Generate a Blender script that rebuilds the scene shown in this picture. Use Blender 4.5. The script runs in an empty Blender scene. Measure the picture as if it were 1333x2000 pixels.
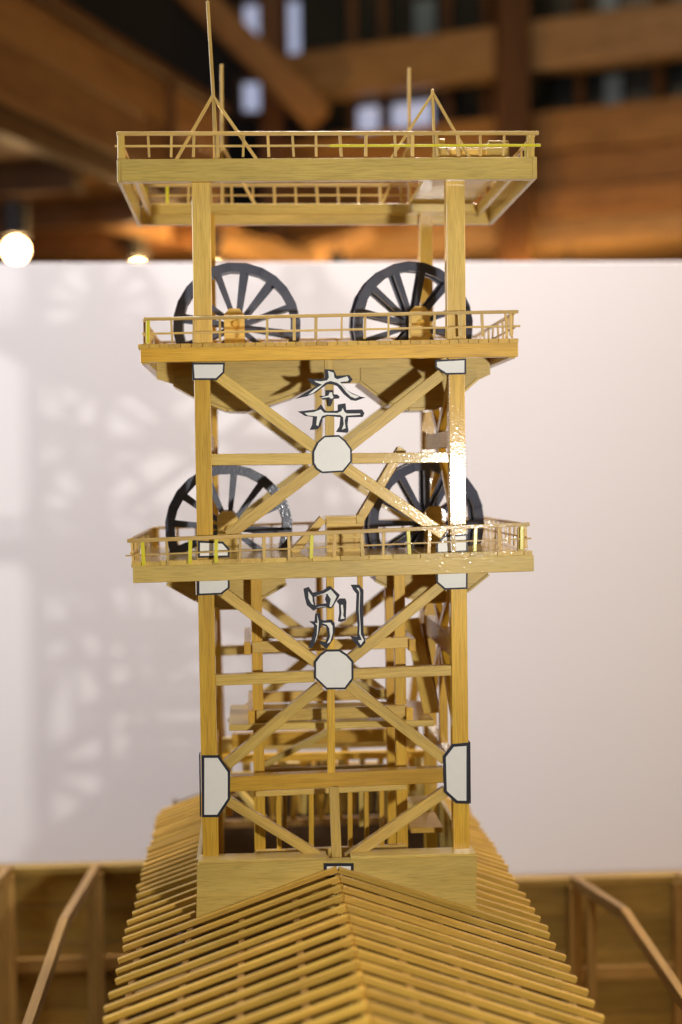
import bpy, math, random
from mathutils import Vector, Matrix
from mathutils.geometry import tessellate_polygon
random.seed(7)
scene = bpy.context.scene
COL = scene.collection
U = 0.001                                   # the model is written in millimetres

# ------------------------------------------------------------------ camera
cam = bpy.data.cameras.new('camera'); cam_o = bpy.data.objects.new('camera', cam); COL.objects.link(cam_o)
CF = Vector((0.06345162, 0.99742236, -0.03350405))
CR = Vector((0.9978943, -0.06386249, -0.01133803))
CU = Vector((0.01344845, 0.03271408, 0.99937427))
CM = Matrix((CR, CU, -CF)).transposed().to_4x4()
CM.translation = Vector((-0.0698, -1.25, 0.70))
cam_o.matrix_world = CM
cam.lens = 50; cam.sensor_width = 36; cam.sensor_fit = 'AUTO'
cam.clip_start = 0.05; cam.clip_end = 60
cam.dof.use_dof = True; cam.dof.focus_distance = 1.245; cam.dof.aperture_fstop = 2.8
scene.camera = cam_o

# ------------------------------------------------------------------ world, lamps, exposure
W = bpy.data.worlds.new('World'); scene.world = W; W.use_nodes = True
W.node_tree.nodes['Background'].inputs[0].default_value = (1.0, 0.86, 0.72, 1)
W.node_tree.nodes['Background'].inputs[1].default_value = 0.04
scene.view_settings.view_transform = 'Standard'
scene.view_settings.look = 'None'
scene.view_settings.exposure = 0.0
scene.view_settings.gamma = 1.0

def area(name, loc, aim, size, energy, color, size_y=None, spread=180):
    L = bpy.data.lights.new(name, 'AREA'); L.energy = energy; L.color = color
    L.size = size; L.spread = math.radians(spread)
    if size_y: L.shape = 'RECTANGLE'; L.size_y = size_y
    o = bpy.data.objects.new(name, L); COL.objects.link(o)
    d = Vector(aim) - Vector(loc)
    o.matrix_world = Matrix.Translation(loc) @ d.to_track_quat('-Z', 'Y').to_matrix().to_4x4()
    return o
area('camera_flash', (0.30, -1.25, 0.656), (0.02, 0.0, 0.82), 0.045, 3.75, (1.0, 0.97, 0.91), 0.03, 100)
area('panel_wash_light', (0.30, 0.40, 2.35), (0.10, 0.83, 0.45), 1.2, 17.5, (1.0, 0.91, 0.86), 0.12, 100)
area('warm_side_light', (2.3, 0.12, 0.95), (0.50, 0.83, 0.30), 0.7, 15.0, (1.0, 0.66, 0.42))
area('hall_fill_light', (0.9, -0.9, 2.9), (0.0, 0.2, 0.4), 1.6, 14.0, (1.0, 0.78, 0.55))
area('gallery_fill_light', (0.2, 2.4, 3.7), (0.5, 5.3, 1.9), 1.5, 26.0, (1.0, 0.74, 0.46))  # unseen fill, added to brighten the far gallery timbers
area('daylight_fill', (-2.1, 0.10, 1.3), (0.1, 0.83, 0.6), 1.0, 46.0, (0.82, 0.86, 1.0))

# ------------------------------------------------------------------ materials
def nodes(name):
    m = bpy.data.materials.new(name); m.use_nodes = True
    nt = m.node_tree
    return m, nt, nt.nodes['Principled BSDF']
def N(nt, t, **k):
    n = nt.nodes.new(t)
    for a, b in k.items(): setattr(n, a, b)
    return n
PEEL = 0.00005
def wood(name, light, dark, rough=0.45, coat=0.6, bump=0.3, grain=1.0, vary=0.16, spark=1.0):
    m, nt, b = nodes(name)
    L = nt.links.new
    tc = N(nt, 'ShaderNodeTexCoord'); oi = N(nt, 'ShaderNodeObjectInfo')
    off = N(nt, 'ShaderNodeVectorMath', operation='SCALE'); off.inputs[0].default_value = (3.1, 1.7, 2.3)
    L(oi.outputs['Random'], off.inputs['Scale'])
    add = N(nt, 'ShaderNodeVectorMath', operation='ADD')
    L(tc.outputs['Object'], add.inputs[0]); L(off.outputs[0], add.inputs[1])
    mp = N(nt, 'ShaderNodeMapping'); mp.inputs['Scale'].default_value = (14*grain, 260*grain, 260*grain)
    L(add.outputs[0], mp.inputs[0])
    n1 = N(nt, 'ShaderNodeTexNoise'); n1.inputs['Scale'].default_value = 1.0; n1.inputs['Detail'].default_value = 5; n1.inputs['Roughness'].default_value = 0.62; n1.inputs['Distortion'].default_value = 0.6
    L(mp.outputs[0], n1.inputs['Vector'])
    mp2 = N(nt, 'ShaderNodeMapping'); mp2.inputs['Scale'].default_value = (60*grain, 1500*grain, 1500*grain)
    L(add.outputs[0], mp2.inputs[0])
    n2 = N(nt, 'ShaderNodeTexNoise'); n2.inputs['Scale'].default_value = 1.0; n2.inputs['Detail'].default_value = 2
    L(mp2.outputs[0], n2.inputs['Vector'])
    mp3 = N(nt, 'ShaderNodeMapping'); mp3.inputs['Scale'].default_value = (9, 30, 30)
    L(add.outputs[0], mp3.inputs[0])
    n3 = N(nt, 'ShaderNodeTexNoise'); n3.inputs['Scale'].default_value = 1.0; n3.inputs['Detail'].default_value = 2
    L(mp3.outputs[0], n3.inputs['Vector'])
    r1 = N(nt, 'ShaderNodeValToRGB'); e = r1.color_ramp.elements
    e[0].position = 0.36; e[0].color = (*dark, 1); e[1].position = 0.60; e[1].color = (*light, 1)
    L(n1.outputs['Fac'], r1.inputs[0])
    # fine pores
    mr = N(nt, 'ShaderNodeMapRange'); mr.inputs[1].default_value = 0.30; mr.inputs[2].default_value = 0.55; mr.inputs[3].default_value = 0.75; mr.inputs[4].default_value = 1.0
    L(n2.outputs['Fac'], mr.inputs[0])
    mr3 = N(nt, 'ShaderNodeMapRange'); mr3.inputs[1].default_value = 0.3; mr3.inputs[2].default_value = 0.7; mr3.inputs[3].default_value = 0.82; mr3.inputs[4].default_value = 1.10
    L(n3.outputs['Fac'], mr3.inputs[0])
    mrv = N(nt, 'ShaderNodeMapRange'); mrv.inputs[3].default_value = 1 - vary; mrv.inputs[4].default_value = 1 + vary*0.5
    L(oi.outputs['Random'], mrv.inputs[0])
    mu = N(nt, 'ShaderNodeMath', operation='MULTIPLY'); L(mr.outputs[0], mu.inputs[0]); L(mr3.outputs[0], mu.inputs[1])
    mu2 = N(nt, 'ShaderNodeMath', operation='MULTIPLY'); L(mu.outputs[0], mu2.inputs[0]); L(mrv.outputs[0], mu2.inputs[1])
    hs = N(nt, 'ShaderNodeHueSaturation')
    hr = N(nt, 'ShaderNodeMapRange'); hr.inputs[3].default_value = 0.497; hr.inputs[4].default_value = 0.503
    fr = N(nt, 'ShaderNodeMath', operation='FRACT'); f7 = N(nt, 'ShaderNodeMath', operation='MULTIPLY'); f7.inputs[1].default_value = 7.31
    L(oi.outputs['Random'], f7.inputs[0]); L(f7.outputs[0], fr.inputs[0]); L(fr.outputs[0], hr.inputs[0])
    L(hr.outputs[0], hs.inputs['Hue']); L(mu2.outputs[0], hs.inputs['Value']); L(r1.outputs[0], hs.inputs['Color'])
    L(hs.outputs[0], b.inputs['Base Color'])
    # varnish: shallow orange-peel with a few steeper specks over the grain relief
    n4 = N(nt, 'ShaderNodeTexNoise'); n4.inputs['Scale'].default_value = 460; n4.inputs['Detail'].default_value = 2.5
    L(add.outputs[0], n4.inputs['Vector'])
    n5 = N(nt, 'ShaderNodeTexNoise'); n5.inputs['Scale'].default_value = 360; n5.inputs['Detail'].default_value = 1
    L(add.outputs[0], n5.inputs['Vector'])
    pw = N(nt, 'ShaderNodeMapRange'); pw.inputs[1].default_value = 0.56; pw.inputs[2].default_value = 0.80; pw.inputs[3].default_value = 0.0; pw.inputs[4].default_value = 0.6 * spark
    L(n5.outputs['Fac'], pw.inputs[0])
    sm = N(nt, 'ShaderNodeMath', operation='ADD'); L(n4.outputs['Fac'], sm.inputs[0]); L(pw.outputs[0], sm.inputs[1])
    bc = N(nt, 'ShaderNodeBump'); bc.inputs['Strength'].default_value = 1.0; bc.inputs['Distance'].default_value = PEEL
    L(sm.outputs[0], bc.inputs['Height']); L(bc.outputs[0], b.inputs['Coat Normal'])
    bm = N(nt, 'ShaderNodeBump'); bm.inputs['Strength'].default_value = bump; bm.inputs['Distance'].default_value = 0.0003
    L(n1.outputs['Fac'], bm.inputs['Height']); L(bm.outputs[0], b.inputs['Normal'])
    b.inputs['Roughness'].default_value = rough; b.inputs['Specular IOR Level'].default_value = 0.25
    b.inputs['Coat Weight'].default_value = coat; b.inputs['Coat Roughness'].default_value = 0.09
    return m
PALE   = wood('pale_varnished_wood',   (0.75, 0.51, 0.122), (0.67, 0.435, 0.092))
GOLD   = wood('golden_varnished_wood', (0.74, 0.435, 0.042), (0.65, 0.355, 0.028), grain=0.7)
BALSA  = wood('greenish_balsa_wood',   (0.67, 0.478, 0.125), (0.62, 0.425, 0.10), bump=0.35, coat=0.4)
STICK  = wood('thin_stick_wood',       (0.72, 0.49, 0.15), (0.62, 0.39, 0.10), coat=0.3)
SLATW  = wood('roof_slat_wood',        (0.70, 0.425, 0.072), (0.60, 0.345, 0.052), coat=0.15, bump=0.18, vary=0.13)
FRAMEW = wood('annex_frame_wood',      (0.42, 0.245, 0.068), (0.33, 0.175, 0.042), coat=0.1, vary=0.2)
BOARDW = wood('annex_board_wood',      (0.42, 0.265, 0.062), (0.34, 0.20, 0.042), coat=0.1, grain=0.6)
DARKW  = wood('shaded_interior_board',    (0.10, 0.055, 0.022), (0.06, 0.032, 0.012), coat=0.0)  # near-black tone stands in for the shade inside the shed
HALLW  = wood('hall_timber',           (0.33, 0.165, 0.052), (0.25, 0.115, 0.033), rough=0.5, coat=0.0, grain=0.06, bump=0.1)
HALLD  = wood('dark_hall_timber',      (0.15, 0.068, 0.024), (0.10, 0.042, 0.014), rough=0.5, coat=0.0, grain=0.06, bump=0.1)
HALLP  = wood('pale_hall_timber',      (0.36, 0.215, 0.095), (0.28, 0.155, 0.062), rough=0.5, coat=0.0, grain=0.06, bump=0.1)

def paint(name, col, rough=0.3, coat=0.0, bump=0.0, scale=500, col2=None, nscale=60, metal=0.0, bdist=0.0002):
    m, nt, b = nodes(name); L = nt.links.new
    tc = N(nt, 'ShaderNodeTexCoord')
    n = N(nt, 'ShaderNodeTexNoise'); n.inputs['Scale'].default_value = nscale; n.inputs['Detail'].default_value = 3
    L(tc.outputs['Object'], n.inputs['Vector'])
    mx = N(nt, 'ShaderNodeMix', data_type='RGBA')
    mx.inputs[6].default_value = (*col, 1); mx.inputs[7].default_value = (*(col2 or tuple(c*0.88 for c in col)), 1)
    L(n.outputs['Fac'], mx.inputs[0]); L(mx.outputs[2], b.inputs['Base Color'])
    b.inputs['Roughness'].default_value = rough; b.inputs['Coat Weight'].default_value = coat; b.inputs['Coat Roughness'].default_value = 0.12
    b.inputs['Metallic'].default_value = metal; b.inputs['Specular IOR Level'].default_value = 0.3
    if bump:
        n2 = N(nt, 'ShaderNodeTexNoise'); n2.inputs['Scale'].default_value = scale; n2.inputs['Detail'].default_value = 2
        L(tc.outputs['Object'], n2.inputs['Vector'])
        bm = N(nt, 'ShaderNodeBump'); bm.inputs['Strength'].default_value = bump; bm.inputs['Distance'].default_value = bdist
        L(n2.outputs['Fac'], bm.inputs['Height']); L(bm.outputs[0], b.inputs['Normal']); L(bm.outputs[0], b.inputs['Coat Normal'])
    return m
BLACK  = paint('black_gloss_paint', (0.042, 0.048, 0.075), 0.42, 0.8, 1.0, 420, (0.085, 0.093, 0.13), 60, 0.0, 0.00018)
INK    = paint('black_marker_ink', (0.006, 0.006, 0.013), 0.55, 0.05, 0.3, 900, (0.020, 0.020, 0.036), 900)
PAPER  = paint('white_paper', (0.80, 0.79, 0.74), 0.45, 0.15, 0.12, 400, (0.74, 0.73, 0.68), 120)
YELLOW = paint('yellow_painted_stick', (0.72, 0.66, 0.02), 0.35, 0.4, 0.2, 500, (0.60, 0.50, 0.02), 200)
PANELM = paint('white_panel', (0.755, 0.735, 0.74), 0.6, 0, 0.04, 60, (0.73, 0.705, 0.71), 3)
GLASSD = paint('dark_window_glass', (0.02, 0.024, 0.024), 0.25, 0, 0, 1, (0.06, 0.06, 0.05), 3)
GLASSB = paint('bluish_glass_strip', (0.24, 0.33, 0.40), 0.3, 0, 0, 1, (0.18, 0.26, 0.32), 2)
FLOORM = paint('grey_floor', (0.20, 0.18, 0.16), 0.5)
WALLD  = paint('dark_hall_wall', (0.03, 0.026, 0.022), 0.8)
METAL  = paint('lamp_housing_paint', (0.05, 0.045, 0.04), 0.5)
def emit(name, col, s):
    m, nt, b = nodes(name)
    b.inputs['Base Color'].default_value = (0.8, 0.8, 0.8, 1)
    b.inputs['Emission Color'].default_value = (*col, 1); b.inputs['Emission Strength'].default_value = s
    return m
BULB = emit('glowing_bulb', (1.0, 0.62, 0.27), 52)
BULBH = emit('strong_amber_bulb', (1.0, 0.62, 0.24), 680)  # for the unseen spotlights, boosted to make the amber hall glow
SKYP = emit('daylit_window_pane', (0.50, 0.58, 0.85), 0.62)

# ------------------------------------------------------------------ building helpers
WM = {}
def link(o, parent, M):
    COL.objects.link(o)
    WM[o.name] = M
    if parent: o.parent = parent; o.matrix_basis = WM[parent.name].inverted() @ M
    else: o.matrix_basis = M
    return o
def put(name, mesh, mat, M, parent=None):
    o = bpy.data.objects.new(name, mesh)
    if len(mesh.materials) == 0: mesh.materials.append(None)
    o.material_slots[0].link = 'OBJECT'; o.material_slots[0].material = mat
    return link(o, parent, M)
def tag(o, label, cat=None, group=None, kind=None):
    if label: o['label'] = label
    if cat: o['category'] = cat
    if group: o['group'] = group
    if kind: o['kind'] = kind
    return o
def thing(name, loc, label, cat, group=None, rz=0.0):
    o = bpy.data.objects.new(name, None); o.empty_display_size = 0.02
    link(o, None, Matrix.Translation(Vector(loc)*U) @ Matrix.Rotation(rz, 4, 'Z'))
    return tag(o, label, cat, group)
CACHE = {}
def box_mesh(l, w, h, c):
    key = (round(l, 1), round(w, 2), round(h, 2), round(c, 2))
    if key in CACHE: return CACHE[key]
    v = []; idx = {}
    hl, hw, hh = l*U/2, w*U/2, h*U/2; c *= U
    for sx in (-1, 1):
        for sy in (-1, 1):
            for sz in (-1, 1):
                for ax in range(3):
                    p = [sx*(hl-c), sy*(hw-c), sz*(hh-c)]
                    p[ax] = (sx*hl, sy*hw, sz*hh)[ax]
                    idx[(sx, sy, sz, ax)] = len(v); v.append(p)
    f = []
    def q(a, b2, d, e, out):
        A, B, D = Vector(v[a]), Vector(v[b2]), Vector(v[d])
        n = (B-A).cross(D-A)
        f.append((a, b2, d, e) if n.dot(Vector(out)) > 0 else (e, d, b2, a))
    R = ((-1, -1), (1, -1), (1, 1), (-1, 1))
    for ax in range(3):
        o1, o2 = [k for k in range(3) if k != ax]
        for s in (-1, 1):
            ids = []
            for a, b2 in R:
                sg = [0, 0, 0]; sg[ax] = s; sg[o1] = a; sg[o2] = b2
                ids.append(idx[(*sg, ax)])
            out = [0, 0, 0]; out[ax] = s
            q(*ids, out)
    for ax in range(3):                      # edges parallel to ax
        o1, o2 = [k for k in range(3) if k != ax]
        for a in (-1, 1):
            for b2 in (-1, 1):
                sm = [0, 0, 0]; sm[ax] = -1; sm[o1] = a; sm[o2] = b2
                sp = list(sm); sp[ax] = 1
                out = [0, 0, 0]; out[o1] = a; out[o2] = b2
                q(idx[(*sm, o1)], idx[(*sp, o1)], idx[(*sp, o2)], idx[(*sm, o2)], out)
    for sx in (-1, 1):
        for sy in (-1, 1):
            for sz in (-1, 1):
                a, b2, d = (idx[(sx, sy, sz, k)] for k in range(3))
                n = (Vector(v[b2])-Vector(v[a])).cross(Vector(v[d])-Vector(v[a]))
                f.append((a, b2, d) if n.dot(Vector((sx, sy, sz))) > 0 else (d, b2, a))
    me = bpy.data.meshes.new('bar'); me.from_pydata(v, [], f); me.update()
    CACHE[key] = me
    return me
def bar(name, p0, p1, w, h, mat, parent=None, up=(0, 0, 1), c=None, M0=None):
    """straight stick from p0 to p1 (mm); h is measured along up, w across it"""
    a, b = Vector(p0), Vector(p1)
    x = (b-a); L = x.length; x.normalize()
    z = Vector(up); z = z - x*z.dot(x)
    if z.length < 1e-4: z = Vector((0, -1, 0)) - x*(-x.y)
    z.normalize(); y = z.cross(x)
    M = Matrix((x, y, z)).transposed().to_4x4(); M.translation = (a+b)/2*U
    if M0 is not None: M = M0 @ M
    if c is None: c = min(0.45, 0.14*min(w, h))
    return put(name, box_mesh(L, w, h, c), mat, M, parent)
VUP = (0, -1, 0)
def poly_mesh(pts, t, holes=()):
    """flat prism in local x-y, thickness t along local z from 0 up (mm)"""
    loops = [[Vector((p[0]*U, p[1]*U, 0)) for p in l] for l in (pts, *holes)]
    tri = tessellate_polygon(loops)
    flat = [p for l in loops for p in l]; n = len(flat)
    v = [(p.x, p.y, 0) for p in flat] + [(p.x, p.y, t*U) for p in flat]
    f = []
    for a, b, d in tri:
        A, B, D = flat[a], flat[b], flat[d]
        if (B-A).cross(D-A).z < 0: a, d = d, a
        f.append((a+n, b+n, d+n)); f.append((d, b, a))
    base = 0
    for k, l in enumerate(loops):
        m = len(l)
        area2 = sum(l[i].x*l[(i+1) % m].y - l[(i+1) % m].x*l[i].y for i in range(m))
        ccw = (area2 > 0) == (k == 0)
        for i in range(m):
            a, b = base+i, base+(i+1) % m
            f.append((a, b, b+n, a+n) if ccw else (b, a, a+n, b+n))
        base += m
    me = bpy.data.meshes.new('cut_piece'); me.from_pydata(v, [], f); me.update()
    return me
def plate(name, pts, yb, t, mat, parent, holes=()):
    """piece cut to an x-z outline; its back is at yb, its front t nearer the viewer"""
    cx = sum(p[0] for p in pts)/len(pts); cz = sum(p[1] for p in pts)/len(pts)
    me = poly_mesh([(p[0]-cx, p[1]-cz) for p in pts], t, [[(p[0]-cx, p[1]-cz) for p in h] for h in holes])
    M = Matrix(((1, 0, 0, cx*U), (0, 0, -1, yb*U), (0, 1, 0, cz*U), (0, 0, 0, 1)))
    return put(name, me, mat, M, parent)
def inset(pts, k):
    cx = sum(p[0] for p in pts)/len(pts); cz = sum(p[1] for p in pts)/len(pts)
    n = len(pts); out = []
    area2 = sum(pts[i][0]*pts[(i+1) % n][1]-pts[(i+1) % n][0]*pts[i][1] for i in range(n))
    s = 1 if area2 > 0 else -1
    for i in range(n):
        a, b, d = Vector(pts[i-1]), Vector(pts[i]), Vector(pts[(i+1) % n])
        e1 = (b-a).normalized(); e2 = (d-b).normalized()
        n1 = Vector((-e1.y, e1.x))*s; n2 = Vector((-e2.y, e2.x))*s
        m = (n1+n2); m = m/max(0.3, m.length_squared)*2
        out.append(tuple(b+m*k))
    return out
def tube_mesh(r, l, n=20):
    v = []; f = []
    for i in range(n):
        a = 2*math.pi*i/n
        v.append((r*U*math.cos(a), r*U*math.sin(a), -l*U/2)); v.append((r*U*math.cos(a), r*U*math.sin(a), l*U/2))
    for i in range(n):
        j = (i+1) % n
        f.append((2*i, 2*j, 2*j+1, 2*i+1))
    f.append(tuple(2*i for i in reversed(range(n)))); f.append(tuple(2*i+1 for i in range(n)))
    me = bpy.data.meshes.new('round_piece'); me.from_pydata(v, [], f); me.update()
    return me
jit = lambda s: random.uniform(-s, s)

# ================================================================== display table and white panel
tbl = thing('display_table', (0, 100, -900), 'wide pale table carrying the wooden mine model', 'table')
bar('table_top', (-1300, 150, -115), (1500, 150, -115), 1500, 30, BOARDW, tbl, c=2)
for x in (-1250, 1450):
    for y in (-540, 840): bar('leg', (x, y, -900), (x, y, -130), 60, 60, FRAMEW, tbl, c=2)
pan = bar('partition_wall', (-1200, 840, 448), (1420, 840, 448), 20, 1093, PANELM, c=1.5)
tag(pan, 'white display panel standing behind the wooden model', 'panel')

# ================================================================== the headframe
HF = thing('headframe_model', (2, 100, 349), 'tall varnished wooden model of a mine headframe tower with three railed decks', 'headframe model')
# --- columns
def column(x0, x1, y, w, d, z0, z1, mat):
    bar('column', (x0, y, z0), (x1, y, z1), w, d, mat, HF, VUP)
column(-109.2, -109.2, 7.5, 16, 15, 795, 962, PALE); column(113.8, 113.8, 7.5, 16.4, 15, 795, 962, PALE)
column(-108.8, -110.6, 7, 14, 14, 300, 795, GOLD); column(114.4, 113.4, 7, 14.2, 14, 300, 795, GOLD)
for x in (-108.5, 112.6):
    column(x, x, 206.5, 13, 13, 300, 795, GOLD); column(x, x, 206.5, 13.2, 13, 795, 957, GOLD)
# --- braces of the front and the back face
def face(yb, mat, wd=10, front=True):
    B = lambda n, p, q, w=10, d=wd, m=mat: bar(n, (p[0], yb+d/2, p[1]), (q[0], yb+d/2, q[1]), w, d, m, HF, VUP)
    B('cross_beam', (-103.4, 705.4), (-14, 705.2)); B('cross_beam', (20, 705.2), (105.8, 705.0), 9.2)
    B('diagonal_brace', (-95.6, 777.8), (-12, 714.2)); B('diagonal_brace', (100.5, 778.6), (16.5, 715.0))
    B('diagonal_brace', (-9.2, 698), (-90, 638.3)); B('diagonal_brace', (14.5, 697), (101, 637.0))
    bar('center_post', (0.8, yb+4.2, 722), (0.6, yb+4.2, 803), 7.9, 7, PALE, HF, VUP)
    B('cross_beam', (-102.6, 511.1), (-15, 512.6), 9.6); B('cross_beam', (18.5, 513.8), (106.6, 515.6), 9.2)
    B('diagonal_brace', (-94.5, 588.5), (-13, 524.5), 9.2); B('diagonal_brace', (98.5, 591.5), (16.5, 527), 9.2)
    B('diagonal_brace', (-10.5, 503.5), (-93.5, 436.0), 9.4); B('diagonal_brace', (14.6, 504.4), (100.5, 435.5), 9.4)
    bar('center_post', (-1.4, yb+3.6, 425), (-0.4, yb+3.6, 618), 6.8, 6, GOLD, HF, VUP)
    bar('cross_beam', (-92, yb+6, 418.8), (100, yb+6, 422.0), 13.2, 13, GOLD, HF, VUP)
    if front:
        bar('center_post', (2.6, yb+3, 349.5), (0.6, yb+3, 415.6), 8.8, 7, PALE, HF, VUP)
        B('diagonal_brace', (-93.5, 404), (-6.5, 347.2), 8.6, 8); B('diagonal_brace', (101, 407.5), (12, 348.6), 9.4, 8)
face(0.5, PALE)
face(200, BALSA, 9, False)
# --- side faces
for x in (-109.5, 113.2):
    for zt, zb, hb in ((722, 790, 15), (535, 606, 20)):
        bar('side_beam', (x, 14.2, zt), (x, 199.8, zt-1), 9, hb, SLATW, HF)
        bar('side_brace', (x, 16, zb-8), (x, 104, zt+8), 7.5, 8, GOLD, HF); bar('side_brace', (x, 198, zb-8), (x, 108, zt+8), 7.5, 8, GOLD, HF)
        bar('side_brace', (x, 104, zt-9), (x, 17, zt-72), 7.5, 8, GOLD, HF); bar('side_brace', (x, 108, zt-9), (x, 196, zt-72), 7.5, 8, GOLD, HF)
    bar('side_beam', (x, 14.2, 424), (x, 199.8, 424), 9, 13, GOLD, HF)
    bar('side_post', (x, 107, 430), (x, 107, 524), 8, 8, GOLD, HF, VUP)
# --- gusset plates: black-edged white card
def gusset(pts, k=1.5, yb=-0.2, t=1.0, side=None):
    g = plate('gusset_plate', pts, yb, t, INK, HF)
    f = plate('paper_face', [(p[0]+jit(.15), p[1]+jit(.15)) for p in inset(pts, k+.35)], yb-t+0.05, 0.35, PAPER, g)
    return g
gusset([(-119.2,790),(-90.3,789.9),(-91.0,781),(-97.6,774.8),(-118.3,774.9)], 1.3)
gusset([(94.3,790.9),(121.8,792),(121.7,778.2),(103.7,777.8),(94.3,784.1)], 1.2)
gusset([(-116.2,634.7),(-94.3,633.5),(-88.5,627.1),(-88.6,619.5),(-116.2,619.5)], 1.4)
gusset([(-117,603),(-88.9,603),(-89,592.5),(-96.3,587.1),(-117,586.5)], 1.3)
gusset([(93.8,629.8),(101.1,636),(121.8,637.1),(121.8,621),(93.7,620)], 1.2)
gusset([(93.5,604),(121.6,604),(121.4,588.3),(101.1,587.8),(93.4,594.4)], 1.2)
gusset([(-115.6,445.5),(-100.5,445.1),(-90.8,430.8),(-91.2,405.9),(-101.7,390.3),(-116.2,390.6)], 1.9)
gusset([(106.3,450.1),(121.8,451.2),(121.4,396.1),(109.5,396.9),(98.6,407.3),(98,439.4)], 2.4)
gusset([(-9.8,351.2),(16.3,350.5),(16.1,337.6),(-9.8,338.2)], 2.2, -17)
gusset([(-14.9,711.4),(-10.5,720),(-4.4,725.2),(8.7,725.8),(14.5,721),(19.9,713.3),(19.7,702.1),(12.3,693.2),(-6.6,692.3),(-12,696),(-14.8,701.1)], 1.2, -0.2, 1.2)
gusset([(-15.8,526.3),(-11,532.5),(-5.3,536.6),(7,536.8),(14,532),(19.2,526.1),(19.1,510.2),(12,501.2),(-5.2,501.4),(-15.7,511.8)], 1.5, -0.2, 1.2)
for x, zs in ((-117.6, ((445.5, 390.6),)), (122.6, ((451, 396),))):     # the plates glued round on the outer sides
    for z1, z0 in zs:
        bar('side_plate', (x, 7, z0), (x, 7, z1), 13, 0.8, INK, HF, (1, 0, 0))
for z0, z1, x in ((775, 790, -118.6), (587, 600, -118.4)):
    bar('side_plate', (x, 7, z0), (x, 7, z1), 13, 0.8, PAPER, HF, (-1, 0, 0))
# --- lettering, cut strokes of ink-edged card
dai_o=[(-3.5,783.4),(4.6,782.7),(7,777.6),(18.1,778.1),(21.1,774.2),(18.7,771.2),(11.1,771),(15.3,765.2),(20.7,762.2),(27.9,759.1),(32.2,758.4),(23.6,755.4),(19.4,756.1),(12.8,761.6),(7.5,768.3),(3.8,770.1),(-1,770.2),(-5.8,767.2),(-11.3,763),(-19.2,759.8),(-29.8,757.5),(-20.4,763.1),(-10.7,768.7),(-15.5,771.2),(-19,775.4),(-11.8,774.7),(-4.2,775),(-2.4,776.8)]
dai_w=[(-0.8,782.2),(4.6,780.3),(5.1,776.1),(7.5,774.6),(16.3,777.2),(17.9,774.2),(16.9,772.4),(10.5,771.9),(14.7,765.8),(20.7,761.6),(27.3,759.1),(23.1,757.3),(18.8,759.2),(15.2,762.8),(11.1,768.3),(6.9,771.3),(1.5,772.8),(-2.8,771.4),(-8.3,766.6),(-13.7,762.4),(-18.6,761),(-13.1,765.7),(-6.4,769.9),(-11.2,771.7),(-13.3,773.6),(-7,772.9),(-1.5,773.8),(-0,776.2)]
ju_o=[(-2.9,764.8),(4.1,765),(4,761.4),(7.4,761.1),(9.5,759.2),(8.8,757.7),(3.7,757.2),(2.7,753.3),(1.2,750.6),(-0.3,751.2),(-0.8,756.9),(-5.4,756.7),(-8.6,760),(-2.9,760.2)]
ju_w=[(0.4,762.9),(2.9,763.5),(3.4,760.5),(4.3,758.7),(2.2,756.9),(0.1,758.7),(-6,757.9),(-7.2,758.8),(-0.5,760.5)]
kyo_o=[(-6.9,752.8),(-3.7,747.6),(-1.3,746.4),(7.5,747.2),(7.6,752.3),(14.5,753.5),(15.1,747.7),(29,747.9),(31.1,744.6),(29.5,741.3),(16.8,741.1),(16.1,735.1),(17,729),(15.5,727.5),(5.8,728.5),(8.9,733.3),(9.9,741.2),(-1.3,742.5),(-5.6,740.4),(-7.4,734.1),(-9.9,731.1),(-17.2,730.3),(-15,734.8),(-14.3,741.7),(-21.2,742.7),(-27.5,746.6),(-10.9,748.3)]
kyo_w=[(-7.3,748.5),(-4.3,745.5),(7.2,745.1),(10.8,746.9),(11.8,749.9),(13.8,745.9),(15.7,744.7),(27.5,744.6),(27.7,743.1),(15,742.3),(13.8,738.1),(14.6,731.5),(10.6,730),(12.5,735.1),(12,741.1),(9.6,743),(-1.9,743.4),(-6.1,742.2),(-8.3,737.7),(-9.6,733.2),(-11.7,734.7),(-10.7,742),(-18.8,742.9),(-22.1,745.4),(-13.3,746.2)]
ko_o=[(-24.4,591.1),(-19.8,592.8),(-16.1,587.6),(-8.1,589.2),(-0.6,593),(7.6,585.2),(6.2,582),(4.4,579.8),(1.5,574.6),(-0.2,573.2),(-4.2,574.5),(-10.5,573.7),(-14,572.9),(-15.7,571.5),(-21.7,576.8),(-23.3,583.7)]
ko_h=[(-15,583.8),(-5.8,586),(-4.1,585.6),(-5.6,581.7),(-4.2,577.9),(-11.1,577.2),(-14,576.1)]
ko_w1=[(-20.4,589.6),(-16.4,584.1),(-16.2,580.1),(-15.1,576.1),(-17.9,578.1),(-20.2,582.5)]
ko_w2=[(-13.6,584.5),(-13.3,585.2),(-6.4,587.1),(-0.3,590.5),(5,584),(2.1,577.8),(-0.2,574.2),(-1.9,575.3),(-0.7,581.6),(-3.5,586.2)]
ko_w3=[(-14,574.1),(-10.5,575.4),(-6.5,575.6),(-3.9,575.3),(-10.5,574.4)]
hook_o=[(7.3,582),(12.5,581.9),(13.5,579),(12.9,569.3),(12.6,563),(8.8,561.3),(5.7,561.9),(6.9,568.8),(6.7,576.8),(4.5,579.6)]
hook_w=[(8.1,576.5),(10.4,576.8),(10.9,571),(10.6,567),(12,564.1),(7.7,563.6),(8.6,568.8)]
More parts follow.
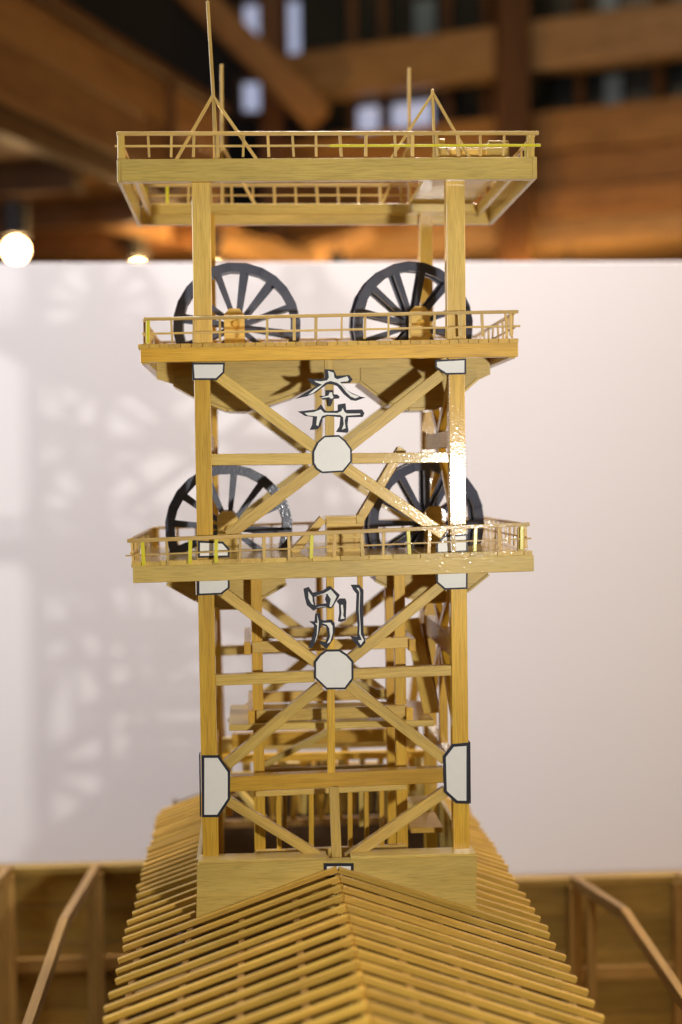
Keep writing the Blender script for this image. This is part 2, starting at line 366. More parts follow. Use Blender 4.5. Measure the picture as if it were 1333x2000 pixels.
chi_o=[(-14.3,569.2),(-9.7,569.4),(-9.2,563.9),(-6.7,562.7),(0.2,563.5),(2.8,560.3),(3,553.9),(1.2,545.9),(-2.3,540.8),(-4.7,537.4),(-11.5,543.3),(-9.7,545),(-5.7,543.8),(-3.4,549.5),(-4.7,557.5),(-9,559),(-10.8,552.5),(-13.8,544.5),(-17.3,538.8),(-20.7,538.9),(-17.7,546.9),(-15.4,554.3),(-15.6,558.9),(-19.8,562.4),(-15,562.3)]
chi_w1=[(-12.6,568.3),(-11,561.7),(-11.6,554.2),(-12.6,548.5),(-15.2,542.8),(-13.4,550.8),(-12.8,558.3),(-15,561.2),(-12.6,560.7)]
chi_w2=[(-9,560.8),(-0.9,561.2),(1,558),(1.2,551.7),(-1.2,543.7),(-4.6,542),(-1.7,548.3),(-2.2,555.8),(-4.4,559)]
to_o=[(17.2,594),(24.7,593.9),(28.6,589.1),(28.1,568.4),(28.2,552.3),(29.9,542.5),(25.2,537.7),(20.1,542.7),(16.4,548.5),(22.4,547.8),(23.1,557),(21.6,572),(22.3,585.8),(19.5,589.3)]
to_w=[(21.8,591.5),(24.6,591.2),(25.7,586.9),(25,571.3),(25.7,557),(25.9,550),(28.7,544.8),(25.5,540.3),(22.7,544.9),(26.2,545.2),(24.2,550.7),(24.6,559.9),(23.9,571.9),(24.6,587.4)]
SG = plate('sign_character', dai_o, -3.0, 1.3, INK, HF); tag(SG, 'upper sign character with broad sweeping strokes')
plate('paper_face', inset(dai_w, .22), -4.25, 0.3, PAPER, SG)
for o_, ws in ((ju_o, (ju_w,)), (kyo_o, (kyo_w,))):
    s_ = plate('character_stroke', o_, -3.0, 1.3, INK, SG)
    for w_ in ws: plate('paper_face', inset(w_, .22), -4.25, 0.3, PAPER, SG)
SG = plate('sign_character', ko_o, -3.0, 1.3, INK, HF, [ko_h]); tag(SG, 'lower sign character with a box, hook and tall right stroke')
for w_ in (ko_w1, ko_w2, ko_w3): plate('paper_face', inset(w_, .22), -4.25, 0.3, PAPER, SG)
for o_, ws in ((hook_o, (hook_w,)), (chi_o, (chi_w1, chi_w2)), (to_o, (to_w,))):
    s_ = plate('character_stroke', o_, -3.0, 1.3, INK, SG)
    for w_ in ws: plate('paper_face', inset(w_, .22), -4.25, 0.3, PAPER, SG)

# --- railings: the upper rail is the part, the rest hangs on it
def railing(p0, p1, drop, low, xs, rw=2.6, rh=3.4, bw=2.6, yellow=(), low_yellow=None, mat=STICK, lowh=1.8, long=1.6):
    p0, p1 = Vector(p0), Vector(p1); d = p1-p0; L = d.length; dn = d.normalized()
    r = bar('railing', p0, p1, rw, rh, mat, HF)
    q0, q1 = p0-Vector((0, 0, low)), p1-Vector((0, 0, low))
    if low_yellow:
        m = p0+d*low_yellow - Vector((0, 0, low))
        bar('lower_rail', q0-dn*long, m, 1.6, lowh, mat, r); bar('lower_rail', m, q1+dn*long, 1.6, lowh+.4, YELLOW, r)
    else: bar('lower_rail', q0-dn*long, q1+dn*long, 1.6, lowh, mat, r)
    for i, s in enumerate(xs):
        w = bw*random.uniform(0.8, 1.25); t = p0+d*s
        if isinstance(i, int) and i in yellow: w = 3.2
        bar('baluster', (t.x, t.y+0.4, t.z-1.2), (t.x+jit(1.1), t.y+0.4+jit(.4), t.z-drop), w, w*0.8, YELLOW if i in yellow else mat, r, VUP)
    return r
fr = lambda xs, a, b: [(x-a)/(b-a) for x in xs]
ev = lambda n: [(i+0.3)/(n-0.4) for i in range(n)]
# --- deck 1: open ring of beams
PF = bar('platform', (-176.7, -10, 953.6), (179.3, -10, 956.4), 8, 19.2, BALSA, HF, c=.5); tag(PF, 'open uppermost platform ring of beams')
bar('edge_beam', (-178.4, -14, 953), (-178.4, 216, 953), 3.2, 19, BALSA, PF); bar('edge_beam', (181.4, -14, 956.6), (181.4, 216, 955), 4.4, 19, BALSA, PF)
bar('edge_beam', (-176, 212, 954.6), (179, 212, 955), 8, 19.6, BALSA, PF)
bar('edge_beam', (-167.6, -5.5, 957.5), (-167.6, 206, 957.5), 4, 11, BALSA, PF); bar('edge_beam', (166.6, -5.5, 958.5), (166.6, 206, 957.5), 4, 11, BALSA, PF)
bar('edge_beam', (-165, 199, 958.6), (164, 199, 958.6), 6, 10.4, PALE, PF)
bar('floor_board', (96, 105, 966.2), (161, 105, 966.2), 190, 3.6, BALSA, PF); bar('floor_trim', (97, 190, 958), (160, 190, 958), 5, 8, BALSA, PF)
EB = bar('equipment_box', (103, 62, 978), (171, 62, 978), 26, 20, BALSA, PF)
bar('box_lid', (104, 60, 992.5), (112.5, 60, 992.5), 12, 9, PALE, HF); bar('box_lid', (152, 60, 991.5), (171, 60, 991.5), 16, 7, BALSA, HF)
bar('box_lid', (114, 49, 984), (150, 49, 984), 2, 5, PALE, HF)
railing((-180, -12, 985.2), (185.6, -12, 987), 20, 10.6, fr((-153.3,-133.2,-113.9,-93.8,-71.3,-50.6,-29.4,-9.1,11.7,34.4,59.4,75,95.6,114.4,134.1,155.3,177.4), -180, 185.6), low_yellow=0.5)
bar('corner_post', (-176.4, -11, 964), (-176.4, -11, 984), 6, 5, PALE, HF, VUP); bar('corner_post', (178.5, -10, 966), (178.5, -10, 986), 6.5, 5, PALE, HF, VUP)
railing((-178, 213, 985.4), (182, 213, 986), 20, 10.4, ev(17), yellow=(0, 1))
railing((-179, -8, 985), (-179, 212, 985), 20, 10.6, ev(9)); railing((182, -8, 986), (182, 212, 986), 20, 10.6, ev(9), yellow=(1,))
# --- deck 2: planks running front to back, with slots for the wheels
def deck(zf, x0, x1, y0, y1, pw, th, slots, mat, parent, name='plank'):
    x = x0
    while x < x1-0.5:
        w = min(pw*random.uniform(.9, 1.1), x1-x); cx = x+w/2; z = zf(cx)-th/2+jit(.12)
        cuts = [(y0+jit(.5), y1)]
        for sx0, sx1, a, b in slots:
            if sx0 < cx < sx1: cuts = [(cuts[0][0], a), (b, y1)]
        for a, b in cuts: bar(name, (cx, a, z), (cx, b, z), w-0.3, th, mat, parent, c=.25)
        x += w
z2 = lambda x: 804.2+0.0095*x
PF = bar('platform', (-162.8, -10, 795.9), (165.8, -10, 798.9), 8, 12.8, GOLD, HF, c=.5); tag(PF, 'middle platform just below the upper pair of wheels')
deck(lambda x: z2(x)+2.6, -164.6, 166.4, -14.5, 216, 9, 4.0, ((-142, -18, 92, 118), (26, 147, 84, 126)), SLATW, PF)
for x, zz in ((-159, 794.5), (161.5, 797.5)): bar('edge_beam', (x, -5.8, zz), (x, 208, zz), 7, 12, BALSA, PF)
bar('edge_beam', (-162, 212, 795), (165, 212, 797), 8, 12, BALSA, PF)
plate('underside_board', [(-155,801),(-155,781),(-138,775.5),(-112,775),(-6,775.5),(36,775.5),(143,776.5),(157,783),(157,803)], 83, 3, BALSA, PF)
railing((-159.5, -12.5, 826.8), (166.5, -12.5, 831.8), 21, 12.6, fr((-155.7,-135.9,-116.2,-94.1,-53.1,-30,-10.9,11.4,31.9,52.4,71.7,92.8,115.3,134.2,155,159.5), -159.5, 166.5), rw=2.2, rh=2.9, bw=2.2, yellow=(0,))
railing((-160, 211, 826), (163, 211, 830), 21, 12.6, ev(17), rw=2.2, rh=2.8, bw=2.2)
railing((-159.5, -9, 826), (-159.5, 209, 826), 21, 12.6, ev(9), rw=2.2, rh=2.8, bw=2); railing((163.5, -9, 831), (163.5, 209, 830), 21, 12.6, ev(9), rw=2.2, rh=2.8, bw=2)
# --- deck 3
z3 = lambda x: 618.8+0.0126*x
PF = bar('platform', (-172.2, -10, 606.6), (178.4, -10, 611.2), 8, 14.6, BALSA, HF, c=.6); tag(PF, 'lowest platform with a stair box between the lower wheels')
deck(lambda x: z3(x)+1.2, -173.4, 177.4, -13.4, 216, 23, 5.2, ((-152, -29, 92, 118), (37, 156, 82, 128)), PALE, PF)
for x in (-168, 173): bar('edge_beam', (x, -5.8, z3(x)-11), (x, 208, z3(x)-11), 7, 13, BALSA, PF)
bar('edge_beam', (-171, 212, 606), (176, 212, 610), 8, 13, BALSA, PF)
railing((-176.4, -15.4, 636), (174.3, -15.4, 645.6), 22, 12.6, fr((-163.3,-142.7,-122,-99.9,-79.1,-58.7,-36.9,-16.8,3.2,26.5,45.8,67.4,86.3,106.6,126.9,147.3,167.7), -176.4, 174.3), rw=2.2, rh=3.4, bw=2.6, yellow=(0, 2, 3, 7, 11, 14, 16), lowh=1.4)
railing((-170, 212, 637), (170, 212, 643), 21, 11, ev(18), rw=2.2, rh=2.8, bw=2.2)
railing((-173.5, -13, 637), (-170, 210, 637), 21, 11.5, ev(10), rw=2.2, rh=2.8, bw=2.2); railing((172.5, -13, 645), (170, 210, 643), 21, 11.5, ev(10), rw=2.2, rh=2.8, bw=2.2)
bar('corner_post', (-168, 206, 616), (-168, 206, 638), 7, 6, PALE, HF, VUP); bar('corner_post', (167.5, -10, 620), (167.5, -10, 643), 6, 5, PALE, HF, VUP)
# --- casings under the wheels
def casing(pts, xs):
    g = plate('wheel_casing', pts, 81, 3, BALSA, HF)
    plate('casing_back', pts, 134, 3, BALSA, g)
    for (a, b) in zip(xs[:-1], xs[1:]):
        n = Vector((b[0]-a[0], 0, b[1]-a[1])).normalized()
        up = Vector((-n.z, 0, n.x))
        bar('casing_floor', (a[0]-up.x*1.6, 106, a[1]-up.z*1.6), (b[0]-up.x*1.6, 106, b[1]-up.z*1.6), 56, 2.4, BALSA, g, tuple(up), c=.2)
s_ = [(-139,777),(-115,763.5),(-90,753.2),(-72,752.6),(-56,757),(-30,765.5),(-5,777.5)]; casing([(-139,790)]+s_+[(-5,790)], s_)
s_ = [(34.5,778),(61,757.5),(80,752.4),(104.5,752.8),(122,761),(144,780)]; casing([(34.5,790)]+s_+[(144,790)], s_)
s_ = [(-148,592),(-121,576),(-100,568.2),(-77,568.2),(-63,576),(-38,590)]; casing([(-148,604)]+s_+[(-38,604)], s_)
s_ = [(47,592),(74,577),(92,571),(114,571),(134,581),(153,596)]; casing([(47,606)]+s_+[(153,606)], s_)
# --- bearing blocks before and behind each wheel
def bearing(x, z, w, h, notch=False):
    pts = [(x-w/2, z-h), (x+w/2, z-h), (x+w/2, z+6), (x+w/2-5, z+11.5), (x-w/2+5, z+11.5), (x-w/2, z+6)]
    plate('bearing_block', pts, 92, 10, PALE, HF); plate('bearing_block', pts, 130, 10, PALE, HF)
bearing(-82.5, 834.5, 19, 27); bearing(91, 836, 19, 28); bearing(-91.5, 646, 19, 27); bearing(104, 648, 20, 27)
# --- stair box on deck 3
CB = bar('stair_box', (-0.5, 66, 634.5), (33.2, 66, 634.5), 30, 32, PALE, HF, c=.5)
bar('box_lid', (-1.5, 66, 651.4), (29.5, 66, 651.4), 31, 2.2, PALE, CB); bar('box_lid', (-0.6, 50.2, 644.4), (34.2, 50.2, 644.4), 2.6, 2.6, PALE, CB)
bar('box_lid', (27, 50, 649.6), (34, 50, 649.6), 3, 8, PALE, CB)
for x in (4, 26): bar('box_frame', (x, 50.2, 619), (x, 50.2, 643), 3, 1.2, SLATW, CB, VUP)
bar('box_frame', (0, 50.3, 621), (33, 50.3, 621), 1.8, 2.6, PALE, CB); bar('box_frame', (0, 50.3, 633), (33, 50.3, 633), 1.8, 1.8, PALE, CB)
ST = bar('stair', (31, 58, 649), (71, 58, 714), 3, 8, PALE, HF, (-1, 0, 1), c=.3); bar('stair_side', (31, 78, 649), (71, 78, 714), 3, 8, FRAMEW, ST, (-1, 0, 1))
for k in range(11): bar('tread', (31+40*(k+.5)/11, 60, 649+65*(k+.5)/11), (31+40*(k+.5)/11, 76.4, 649+65*(k+.5)/11), 5, 1.4, STICK, ST)
ST = bar('stair', (-31, 56, 619), (-3, 56, 650), 3, 7, PALE, HF, (-1, 0, 1), c=.3); bar('stair_side', (-31, 76, 619), (-3, 76, 650), 3, 7, FRAMEW, ST, (-1, 0, 1))
for k in range(6): bar('tread', (-31+28*(k+.5)/6, 58, 619+31*(k+.5)/6), (-31+28*(k+.5)/6, 74.4, 619+31*(k+.5)/6), 5, 1.4, STICK, ST)
# --- masts on the top deck
def mast(base, apex, tip, feet, r, dy):
    m = bar('lightning_mast', base, tip, r, r, STICK, HF, VUP, c=.4)
    for f in feet: bar('mast_leg', f, (apex[0]+jit(.4), apex[1]-r*.8+dy, apex[2]), r*.9, r*.9, STICK, m, VUP)
mast((-94.4, -8, 964), (-97.1, -8, 1018), (-100.8, -8, 1099.3), [(-129.6, -8, 964), (-60.4, -8, 964.2)], 3.0, 0)
bar('mast_leg', (-97, 22, 958), (-97.1, -5, 1017), 2.6, 2.6, STICK, HF, VUP)
mast((94.4, -8, 966), (93.2, -8, 1021), (93.1, -8, 1025.5), [(56.7, -8, 966), (125.5, -8, 966)], 2.6, 0)
mast((-94.1, 210, 962), (-92.8, 210, 1022), (-93.1, 210, 1106.3), [(-126.2, 210, 964), (-60.3, 210, 964)], 3.3, 0)
mast((96.7, 210, 962), (95.6, 210, 1022), (98, 210, 1103.9), [(67.7, 210, 964), (123.1, 210, 964)], 3.3, 0)
# --- the stair cage inside the tower
for x in (-65, 67):
    for y in (58, 146):
        c_ = bar('cage_post', (x, y, 300), (x-0.6, y, 612), 10, 10, GOLD, HF, VUP)
for z, h in ((533.5, 10), (470.3, 10.4)):
    bar('cage_beam', (-70 if z > 500 else -67, 50, z), (75 if z > 500 else 71.5, 50, z+2), 6, h, PALE, HF); bar('cage_beam', (-65, 153.5, z), (67, 153.5, z+1), 6, h, PALE, HF)
    for x in (-74.4, 76.6): bar('cage_beam', (x if z > 500 else x*0.96, 42, z), (x if z > 500 else x*.96, 160, z), 6, h+1.5, GOLD, HF)
bar('cage_platform', (-92, 92, 462), (95.5, 92, 462), 108, 5.6, BALSA, HF, c=.4)
bar('cage_rail', (-68.6, 50, 398.4), (71, 50, 401.4), 5, 5, BALSA, HF); bar('cage_beam', (-69, 50, 341.5), (70.5, 50, 343), 6, 9.4, PALE, HF)
for x in (-47.4, -18, 18, 33.6, 47.4): bar('cage_baluster', (x, 51, 346), (x+jit(.6), 51, 398), 4.4, 4, GOLD, HF, VUP)
bar('cage_post', (29.6, 50, 540), (29.6, 50, 606), 5, 5, GOLD, HF, VUP)
bar('cage_rail', (-60, 150, 398), (62, 150, 399), 5, 5, BALSA, HF)
for x in (-40, -14, 12, 36): bar('cage_baluster', (x, 150, 340), (x, 150, 396), 4.4, 4, BALSA, HF, VUP)
bar('chute_board', (88, 150, 546), (97, 70, 466), 15, 3, PALE, HF, (0, -1, .4)); bar('chute_board', (99.5, 150, 540), (104, 84, 470), 4, 6, FRAMEW, HF, (0, -1, .4))
bar('cage_brace', (60, 150, 470), (-60, 150, 528), 6, 5, BALSA, HF, VUP); bar('cage_brace', (-60, 150, 404), (60, 150, 462), 6, 5, BALSA, HF, VUP)
# --- walkway behind the tower
wk = bar('walkway', (-106, 300, 396), (112, 300, 396), 8, 14, BALSA, HF)
bar('walkway_beam', (-106, 262, 388), (112, 262, 388), 8, 8, GOLD, wk)
for x in range(-100, 112, 21): bar('walkway_post', (x+jit(3), 280, 356), (x+jit(2), 280, 384), 7+jit(2), 6, BALSA if random.random() < .6 else GOLD, wk, VUP)
for x in (-98, -40, 30, 104): bar('walkway_leg', (x, 300, 340), (x, 300, 390), 8, 8, GOLD, wk, VUP)
bar('backstay', (-107, 214, 560), (-107, 430, 352), 9, 9, GOLD, HF); bar('backstay', (111, 214, 560), (111, 430, 352), 9, 9, GOLD, HF)
for yy, zz, x0, x1 in ((250, 372, -104, 108), (345, 350, -110, 114), (395, 330, -112, 116)):
    rr = bar('inner_rail', (x0, yy, zz), (x1, yy, zz+jit(2)), 6, 7, BALSA if yy != 345 else SLATW, HF)
    for x in range(x0+8, x1, 27): bar('inner_post', (x+jit(5), yy+4, zz-44), (x+jit(2), yy+4, zz-3.6), 6+jit(1.5), 5, random.choice((BALSA, GOLD, SLATW)), rr, VUP)
bar('cage_shelf', (76, 92, 357), (106, 92, 357), 60, 5, SLATW, HF); bar('cage_shelf', (76, 150, 352), (106, 150, 352), 30, 26, BALSA, HF)
bar('inner_strut', (-100, 260, 372), (-60, 230, 330), 6, 6, BALSA, HF); bar('inner_strut', (104, 330, 396), (84, 240, 340), 6, 6, GOLD, HF)
bar('machine_block', (-58, 330, 360), (-20, 330, 360), 30, 20, BALSA, HF); bar('machine_block', (30, 300, 362), (70, 300, 362), 26, 16, SLATW, HF)
# --- plinth boards set into the roof
pl = plate('plinth_board', [(-120.2,353),(-122,300),(124.5,300),(125,353.2)], -8, 8, BALSA, HF)
bar('plinth_ledge', (-119.5, -4.5, 354.4), (-7, -4.5, 354.2), 22, 2.6, BALSA, pl); bar('plinth_ledge', (14, -4.5, 354.4), (124.6, -4.5, 354.4), 22, 2.6, BALSA, pl)
bar('plinth_board', (-119.5, 0, 328), (-119.5, 436, 328), 4, 50, BALSA, HF); bar('plinth_board', (123, 0, 328), (123, 436, 328), 4, 50, BALSA, HF)

# ================================================================== the four wheels
def seg_mesh(r0, r1, d, a):
    v = []; f = []; n = 2
    for i in range(n+1):
        t = -a/2+a*i/n; s = 1.0
        for r in (r0, r1):
            for y in (-d/2, d/2): v.append((r*U*math.cos(t), y*U, r*U*math.sin(t)))
    for i in range(n):
        k = 4*i
        f += [(k, k+2, k+6, k+4), (k+1, k+5, k+7, k+3), (k+2, k+3, k+7, k+6), (k, k+4, k+5, k+1)]
    f += [(0, 1, 3, 2), (4*n, 4*n+2, 4*n+3, 4*n+1)]
    me = bpy.data.meshes.new('rim_segment'); me.from_pydata(v, [], f); me.update()
    return me
SEG = seg_mesh(51.2, 60, 4.4, math.radians(30.4)); TREAD = seg_mesh(53.5, 57.5, 8, math.radians(30.2))
HUB = tube_mesh(8.5, 17, 16); PIN = tube_mesh(2.9, 62, 14); CAP = tube_mesh(2.9, 62, 14)
def spoke_mesh():
    v = []
    for x, w, d in ((7, 4.2, 3.4), (51.8, 6.0, 4.0)):
        for sy, sz in ((-1, -1), (1, -1), (1, 1), (-1, 1)): v.append((x*U, sy*d*U/2, sz*w*U/2))
    f = [(0, 3, 2, 1), (4, 5, 6, 7)] + [(i, (i+1) % 4, (i+1) % 4+4, i+4) for i in range(4)]
    me = bpy.data.meshes.new('spoke'); me.from_pydata(v, [], f); me.update()
    return me
SPK = spoke_mesh()
def wheel(x, z, yaw, a0, label):
    w = thing('sheave_wheel', (x, 105, z), label, 'wheel', 'black spoked wheels on the headframe decks', math.radians(yaw))
    B = WM[w.name]
    for k in range(12):
        a = math.radians(a0+30*k)
        for s in (-1, 1):
            T = Matrix.Translation((0, s*6*U, 0)) @ Matrix.Rotation(-a+jit(.008), 4, 'Y')
            put('rim_segment', SEG, BLACK, B @ T @ Matrix.Diagonal((1+jit(.006), 1, 1+jit(.006), 1)), w)
            put('spoke', SPK, BLACK, B @ Matrix.Translation((0, s*6*U, 0)) @ Matrix.Rotation(-a+jit(.035), 4, 'Y'), w)
        put('tread_segment', TREAD, BLACK, B @ Matrix.Rotation(-a, 4, 'Y'), w)
    R = Matrix.Rotation(math.pi/2, 4, 'X')
    put('hub', HUB, BLACK, B @ R, w); put('axle', PIN, SLATW, B @ R, w)
wheel(-80, 831, -2, 21, 'black spoked wheel on the middle deck, behind the left column')
wheel(85.5, 831.3, 13, 19, 'black spoked wheel on the middle deck, behind the right column')
wheel(-90.6, 641, 2, 24, 'black spoked wheel on the lowest deck, behind the left column')
wheel(96.3, 642.6, 17, 30, 'black spoked wheel on the lowest deck, by the steep stair')

# ================================================================== shed with its slatted roof
SH = thing('shed_model', (2, 20, -100), 'long wooden shed model with a gable roof of open slats under the tower', 'shed model')
RZ = 349.2; EL = (-185.5, 284.4); ER = (190, 283)
def slope_z(x): return RZ+(x-2)*(284.4-RZ)/(-185.5-2) if x < 2 else RZ+(x-2)*(283-RZ)/(188)
def slat(side, y, x_in):
    e = EL if side < 0 else ER
    x_out = e[0]+jit(2.2)
    dz = -3.0
    bar('roof_slat', (x_in, y+jit(.7), slope_z(x_in)+dz+jit(.3)), (x_out, y+jit(1.2), slope_z(x_out)+dz+jit(.5)), 5.1*random.uniform(.92, 1.08), 5.4, SLATW, SH, (0, 0, 1), c=.6)
y = -20.5
while y > -470:
    slat(-1, y, 1.6); slat(1, y, 2.6); y -= 26.0+jit(1.6)
y = 4.5
while y < 470:
    if y < 436: slat(-1, y, -122.4); slat(1, y, 125.6)
    else: slat(-1, y, 1.6); slat(1, y, 2.6)
    y += (25 if y < 110 else 17.5)+jit(1.2)
for a, b in ((-480, -14), (438, 470)): bar('ridge_beam', (2.1, a, RZ-12.5), (2.1, b, RZ-12.5), 5, 11, SLATW, SH)
for x in (-36, -82, -128, -172, 40, 86, 132, 176):
    z = slope_z(x)-13
    if abs(x) < 120:
        bar('purlin', (x, -480, z), (x, -16, z), 5, 6, FRAMEW, SH); bar('purlin', (x, 438, z), (x, 470, z), 5, 6, FRAMEW, SH)
    else: bar('purlin', (x, -480, z), (x, 470, z), 5, 6, FRAMEW, SH)
for y in (-440, -330, -220, -110, 460):
    for s, xe in ((-1, -170), (1, 174)):
        bar('rafter', (2+s*3, y, RZ-18.5), (xe, y, slope_z(xe)-17), 6, 7, FRAMEW, SH)
    bar('tie_beam', (-170, y, 268), (174, y, 268), 7, 9, FRAMEW, SH)
    bar('king_post', (2, y+7, 272), (2, y+7, RZ-24), 7, 7, FRAMEW, SH, VUP)
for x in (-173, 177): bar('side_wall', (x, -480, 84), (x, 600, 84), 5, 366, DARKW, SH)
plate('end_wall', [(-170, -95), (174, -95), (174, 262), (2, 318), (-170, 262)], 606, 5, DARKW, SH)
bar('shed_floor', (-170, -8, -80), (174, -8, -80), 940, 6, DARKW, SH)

# ================================================================== open timber annexes either side
def annex(name, label, x0, x1, ztop, xs, dz, ysup):
    A = thing(name, ((x0+x1)/2, 620, -100), label, 'annex frame')
    z = ztop-9; i = 0
    while z > -95:
        h = 46*random.uniform(.9, 1.1); h = min(h, z+97)
        bar('wall_board', (x0, 632+jit(.6), z-h/2), (x1, 632+jit(.6), z-h/2), 6, h-.8, BOARDW, A, c=.5); z -= h
    bar('wall_cap', (x0, 626, ztop-4), (x1, 626, ztop-4), 22, 9, BOARDW, A)
    bar('wall_rail', (x0, 622, ztop-130), (x1, 622, ztop-130), 12, 17, FRAMEW, A)
    for x in xs:
        bar('wall_post', (x, 614, -99), (x, 614, ztop-8.5), 17, 14, FRAMEW, A, VUP)
        r = [(x, 618, ztop-3), (x, dz[0], dz[1]), (x, dz[2], dz[3])]
        d = Vector(r[2])-Vector(r[1]); e = Vector(r[2])+d*1.6
        bar('rafter', r[0], r[1], 9.5, 14, FRAMEW, A); bar('rafter', r[1], tuple(e), 9.5, 14, FRAMEW, A)
        bar('frame_post', (x, ysup, -99), (x, ysup, dz[1]-24), 11, 11, FRAMEW, A, VUP)
    return A
annex('annex_frame', 'open timber annex with planked back wall and bent rafters left of the slatted roof', -760, -185, 177, (-277.6, -392, -507), (289, 206, 54, 192), 560)
annex('annex_frame', 'open timber annex with planked back wall and bent rafters right of the slatted roof', 190, 830, 141, (356.2, 500, 644), (357, 176, 136, 160), 520)

# ================================================================== the hall behind
def structure(o): o['kind'] = 'structure'; return o
structure(bar('floor', (-5000, 2000, -910), (5000, 2000, -910), 11000, 20, FLOORM, c=1))
structure(bar('wall', (-5000, 6400, 1500), (5000, 6400, 1500), 120, 4800, WALLD, c=1))
structure(bar('wall', (-4600, -3000, 1500), (-4600, 6300, 1500), 120, 4800, WALLD, c=1))
structure(bar('wall', (4600, -3000, 1500), (4600, 6300, 1500), 120, 4800, WALLD, c=1))
structure(bar('ceiling', (-5000, 2000, 3960), (5000, 2000, 3960), 11000, 100, HALLD, c=1))
# left gallery: receding balustrade over a warm soffit
u = Vector((.356, .935, 0)).normalized(); nn = Vector((-u.y, u.x, 0)); P = Vector((-609, 2839, 0))
G = thing('gallery_balustrade', (-609, 2839, 1620), 'brown timber gallery balustrade slanting away above the lamps', 'balustrade')
def gp(s, o, z): q = P+u*s*1000+nn*o*1000; return (q.x, q.y, z)
bar('rail_board', gp(-1.6, 0, 1995), gp(1.25, 0, 1995), 70, 40, HALLD, G, c=3)
bar('panel_board', gp(-1.6, 0, 1895), gp(1.25, 0, 1895), 30, 154, HALLW, G, c=3); bar('panel_board', gp(-1.6, 0, 1735), gp(1.25, 0, 1735), 30, 160, HALLW, G, c=3)
bar('edge_board', gp(-1.6, .03, 1620), gp(1.25, .03, 1620), 50, 70, HALLD, G, c=3)
for s in (.78,): bar('post', gp(s, -.005, 1600), gp(s, -.005, 2010), 50, 60, HALLD, G, c=3)
S_ = thing('gallery_soffit', gp(.5, 1.2, 1600), 'warm lit timber soffit under the gallery floor', 'ceiling')
for k in range(9): bar('soffit_board', gp(-1.6, .22+.3*k, 1640), gp(2.6, .22+.3*k, 1640), 296, 20, HALLW, S_, c=3)
for s in (-.9, -.3, .3, .9, 1.45): bar('joist', gp(s, .08, 1585), gp(s, 2.8, 1585), 80, 90, HALLD, S_, c=3)
# right gallery front
v = Vector((.893, -.451, 0)).normalized(); Q = Vector((285, 5300, 0)); n2 = Vector((-v.y, v.x, 0))
def fp(s, o, z): q = Q+v*s*1000+n2*o*1000; return (q.x, q.y, z)
F_ = thing('gallery_balcony', (285, 5300, 1640), 'timber gallery front with a deep beam over dark windows', 'gallery')
bar('top_beam', fp(-.2, 0, 2470), fp(3, 0, 2470), 120, 212, HALLP, F_, c=4)
for z0, z1, m, o in ((2020, 2195, HALLW, 0), (1862, 2018, HALLW, .02), (1735, 1860, HALLW, 0), (1640, 1733, HALLP, .01)):
    bar('parapet_board', fp(-.3, o, (z0+z1)/2), fp(3, o, (z0+z1)/2), 70, z1-z0-3, m, F_, c=4)
bar('post', fp(.918, -.08, 1500), fp(.918, -.08, 3900), 135, 120, HALLD, F_, VUP, c=4)
bar('post', fp(-.25, -.02, 1500), fp(-.25, -.02, 3900), 110, 120, HALLD, F_, VUP, c=4)
for s in (.1, .25, .56, .74, 1.16, 1.5, 1.75, 2.1): bar('mullion', fp(s, .12, 2000), fp(s, .12, 3900), 40, 50, HALLD, F_, VUP, c=3)
bar('window_glass', fp(-.2, .2, 2950), fp(3, .2, 2950), 12, 1900, GLASSD, F_, c=1)
for s, w, z0, z1 in ((.44, 100, 2580, 2800), (1.285, 75, 2580, 2800), (1.30, 75, 2190, 2362)): bar('glass_strip', fp(s-w/2000, .16, (z0+z1)/2), fp(s+w/2000, .16, (z0+z1)/2), 14, z1-z0, GLASSB, F_, c=1)
for s, w, z0, z1 in ((.165, 110, 2240, 2350), (.375, 190, 2215, 2345)): bar('lit_pane', fp(s-w/2000, .16, (z0+z1)/2), fp(s+w/2000, .16, (z0+z1)/2), 14, z1-z0, SKYP, F_, c=1)
S2 = thing('gallery_soffit', fp(1, 1, 1620), 'pale timber soffit behind the gallery front', 'ceiling')
for k in range(5): bar('soffit_board', fp(-1.4, .1+.25*k, 1630), fp(3, .1+.25*k, 1630), 246, 18, HALLP, S2, c=3)
RB = bar('roof_beam', (-394, 5059, 2866), (254, 4996, 2200), 120, 125, HALLW, c=4)
tag(RB, 'brown diagonal timber crossing in front of the bluish windows', 'beam')
LB = bar('roof_beam', (-599, 4154, 1642), (194, 4630, 1526), 80, 95, HALLP, c=3); tag(LB, 'pale lit timber slanting down to the right just above the white panel', 'beam')
LB = bar('roof_beam', (120, 4937, 1566), (481, 4914, 1696), 80, 80, HALLP, c=3); tag(LB, 'short pale lit timber rising to the right just above the white panel', 'beam')
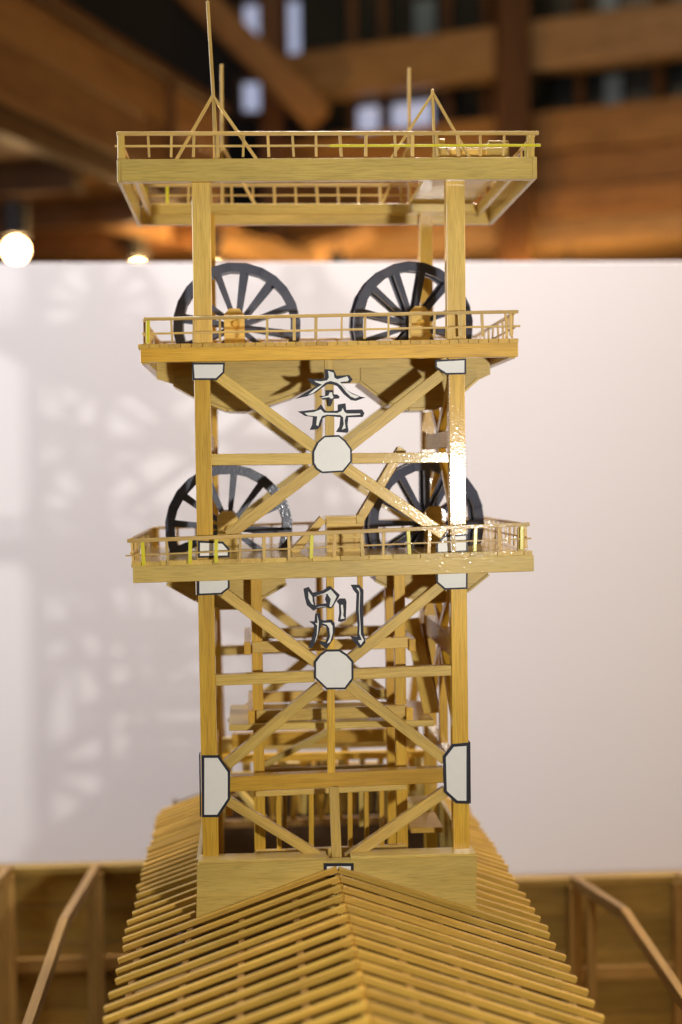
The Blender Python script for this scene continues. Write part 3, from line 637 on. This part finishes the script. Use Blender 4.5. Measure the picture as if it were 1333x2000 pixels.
# daylit windows high on the far wall
for px, w, z0, z1, lb in ((25, 185, 2740, 2960, 'squarish bluish daylit window high in the dark hall'), (203, 130, 2660, 2980, 'tall bluish daylit window high in the dark hall'), (-17, 120, 2445, 2580, 'small bluish daylit window below the squarish one')):
    wd = thing('far_window', (px, 5840, z0), lb, 'window', 'daylit hall windows')
    bar('pane', (px-w/2, 5840, (z0+z1)/2), (px+w/2, 5840, (z0+z1)/2), 8, z1-z0, SKYP, wd, c=1)
    for s in (-1, 1): bar('frame', (px+s*(w/2+16), 5836, z0-30), (px+s*(w/2+16), 5836, z1+30), 30, 30, HALLD, wd, VUP, c=2)
    for zz in (z0-15, z1+15): bar('frame', (px-w/2, 5836, zz), (px+w/2, 5836, zz), 28, 28, HALLD, wd, c=2)
# spotlights under the gallery; those behind the panel are unseen, placed for the glow
def sphere_mesh(r, n=16, m=10):
    v = []; f = []
    for i in range(1, m):
        t = math.pi*i/m
        for j in range(n):
            a = 2*math.pi*j/n; v.append((r*U*math.sin(t)*math.cos(a), r*U*math.sin(t)*math.sin(a), r*U*math.cos(t)))
    for i in range(m-2):
        for j in range(n): k = (j+1) % n; f.append((i*n+j, (i+1)*n+j, (i+1)*n+k, i*n+k))
    v += [(0, 0, r*U), (0, 0, -r*U)]; T = len(v)-2
    for j in range(n): k = (j+1) % n; f.append((T, j, k)); f.append((T+1, (m-2)*n+k, (m-2)*n+j))
    me = bpy.data.meshes.new('bulb'); me.from_pydata(v, [], f); me.update()
    return me
SPH = sphere_mesh(35); SPH2 = sphere_mesh(30); CAN = tube_mesh(42, 110, 20)
for (x, y_, z), lb in (((-799, 3332, 1390), 'bright round spotlight at the left edge of the hall'), ((-491, 4318, 1461), 'bright spotlight half hidden by the top edge of the white panel'),
                       ((-210, 4045, 1405), 'unseen spotlight hidden behind the white panel under the gallery'), ((300, 4640, 1420), 'unseen spotlight hidden behind the panel by the gallery front'),
                       ((1250, 4560, 1370), 'unseen spotlight hidden behind the panel at the right of the hall')):
    sp = thing('spotlight', (x, y_, z), lb, 'spotlight', 'hall spotlights')
    put('bulb', SPH2 if 'half hidden' in lb else SPH, BULBH if 'hidden behind' in lb else BULB, Matrix.Translation((x*U, y_*U, z*U)), sp)
    put('lamp_can', CAN, METAL, Matrix.Translation((x*U, y_*U, (z+92)*U)), sp)
    bar('stem', (x, y_, z+146), (x, y_, z+220), 12, 12, METAL, sp, VUP)
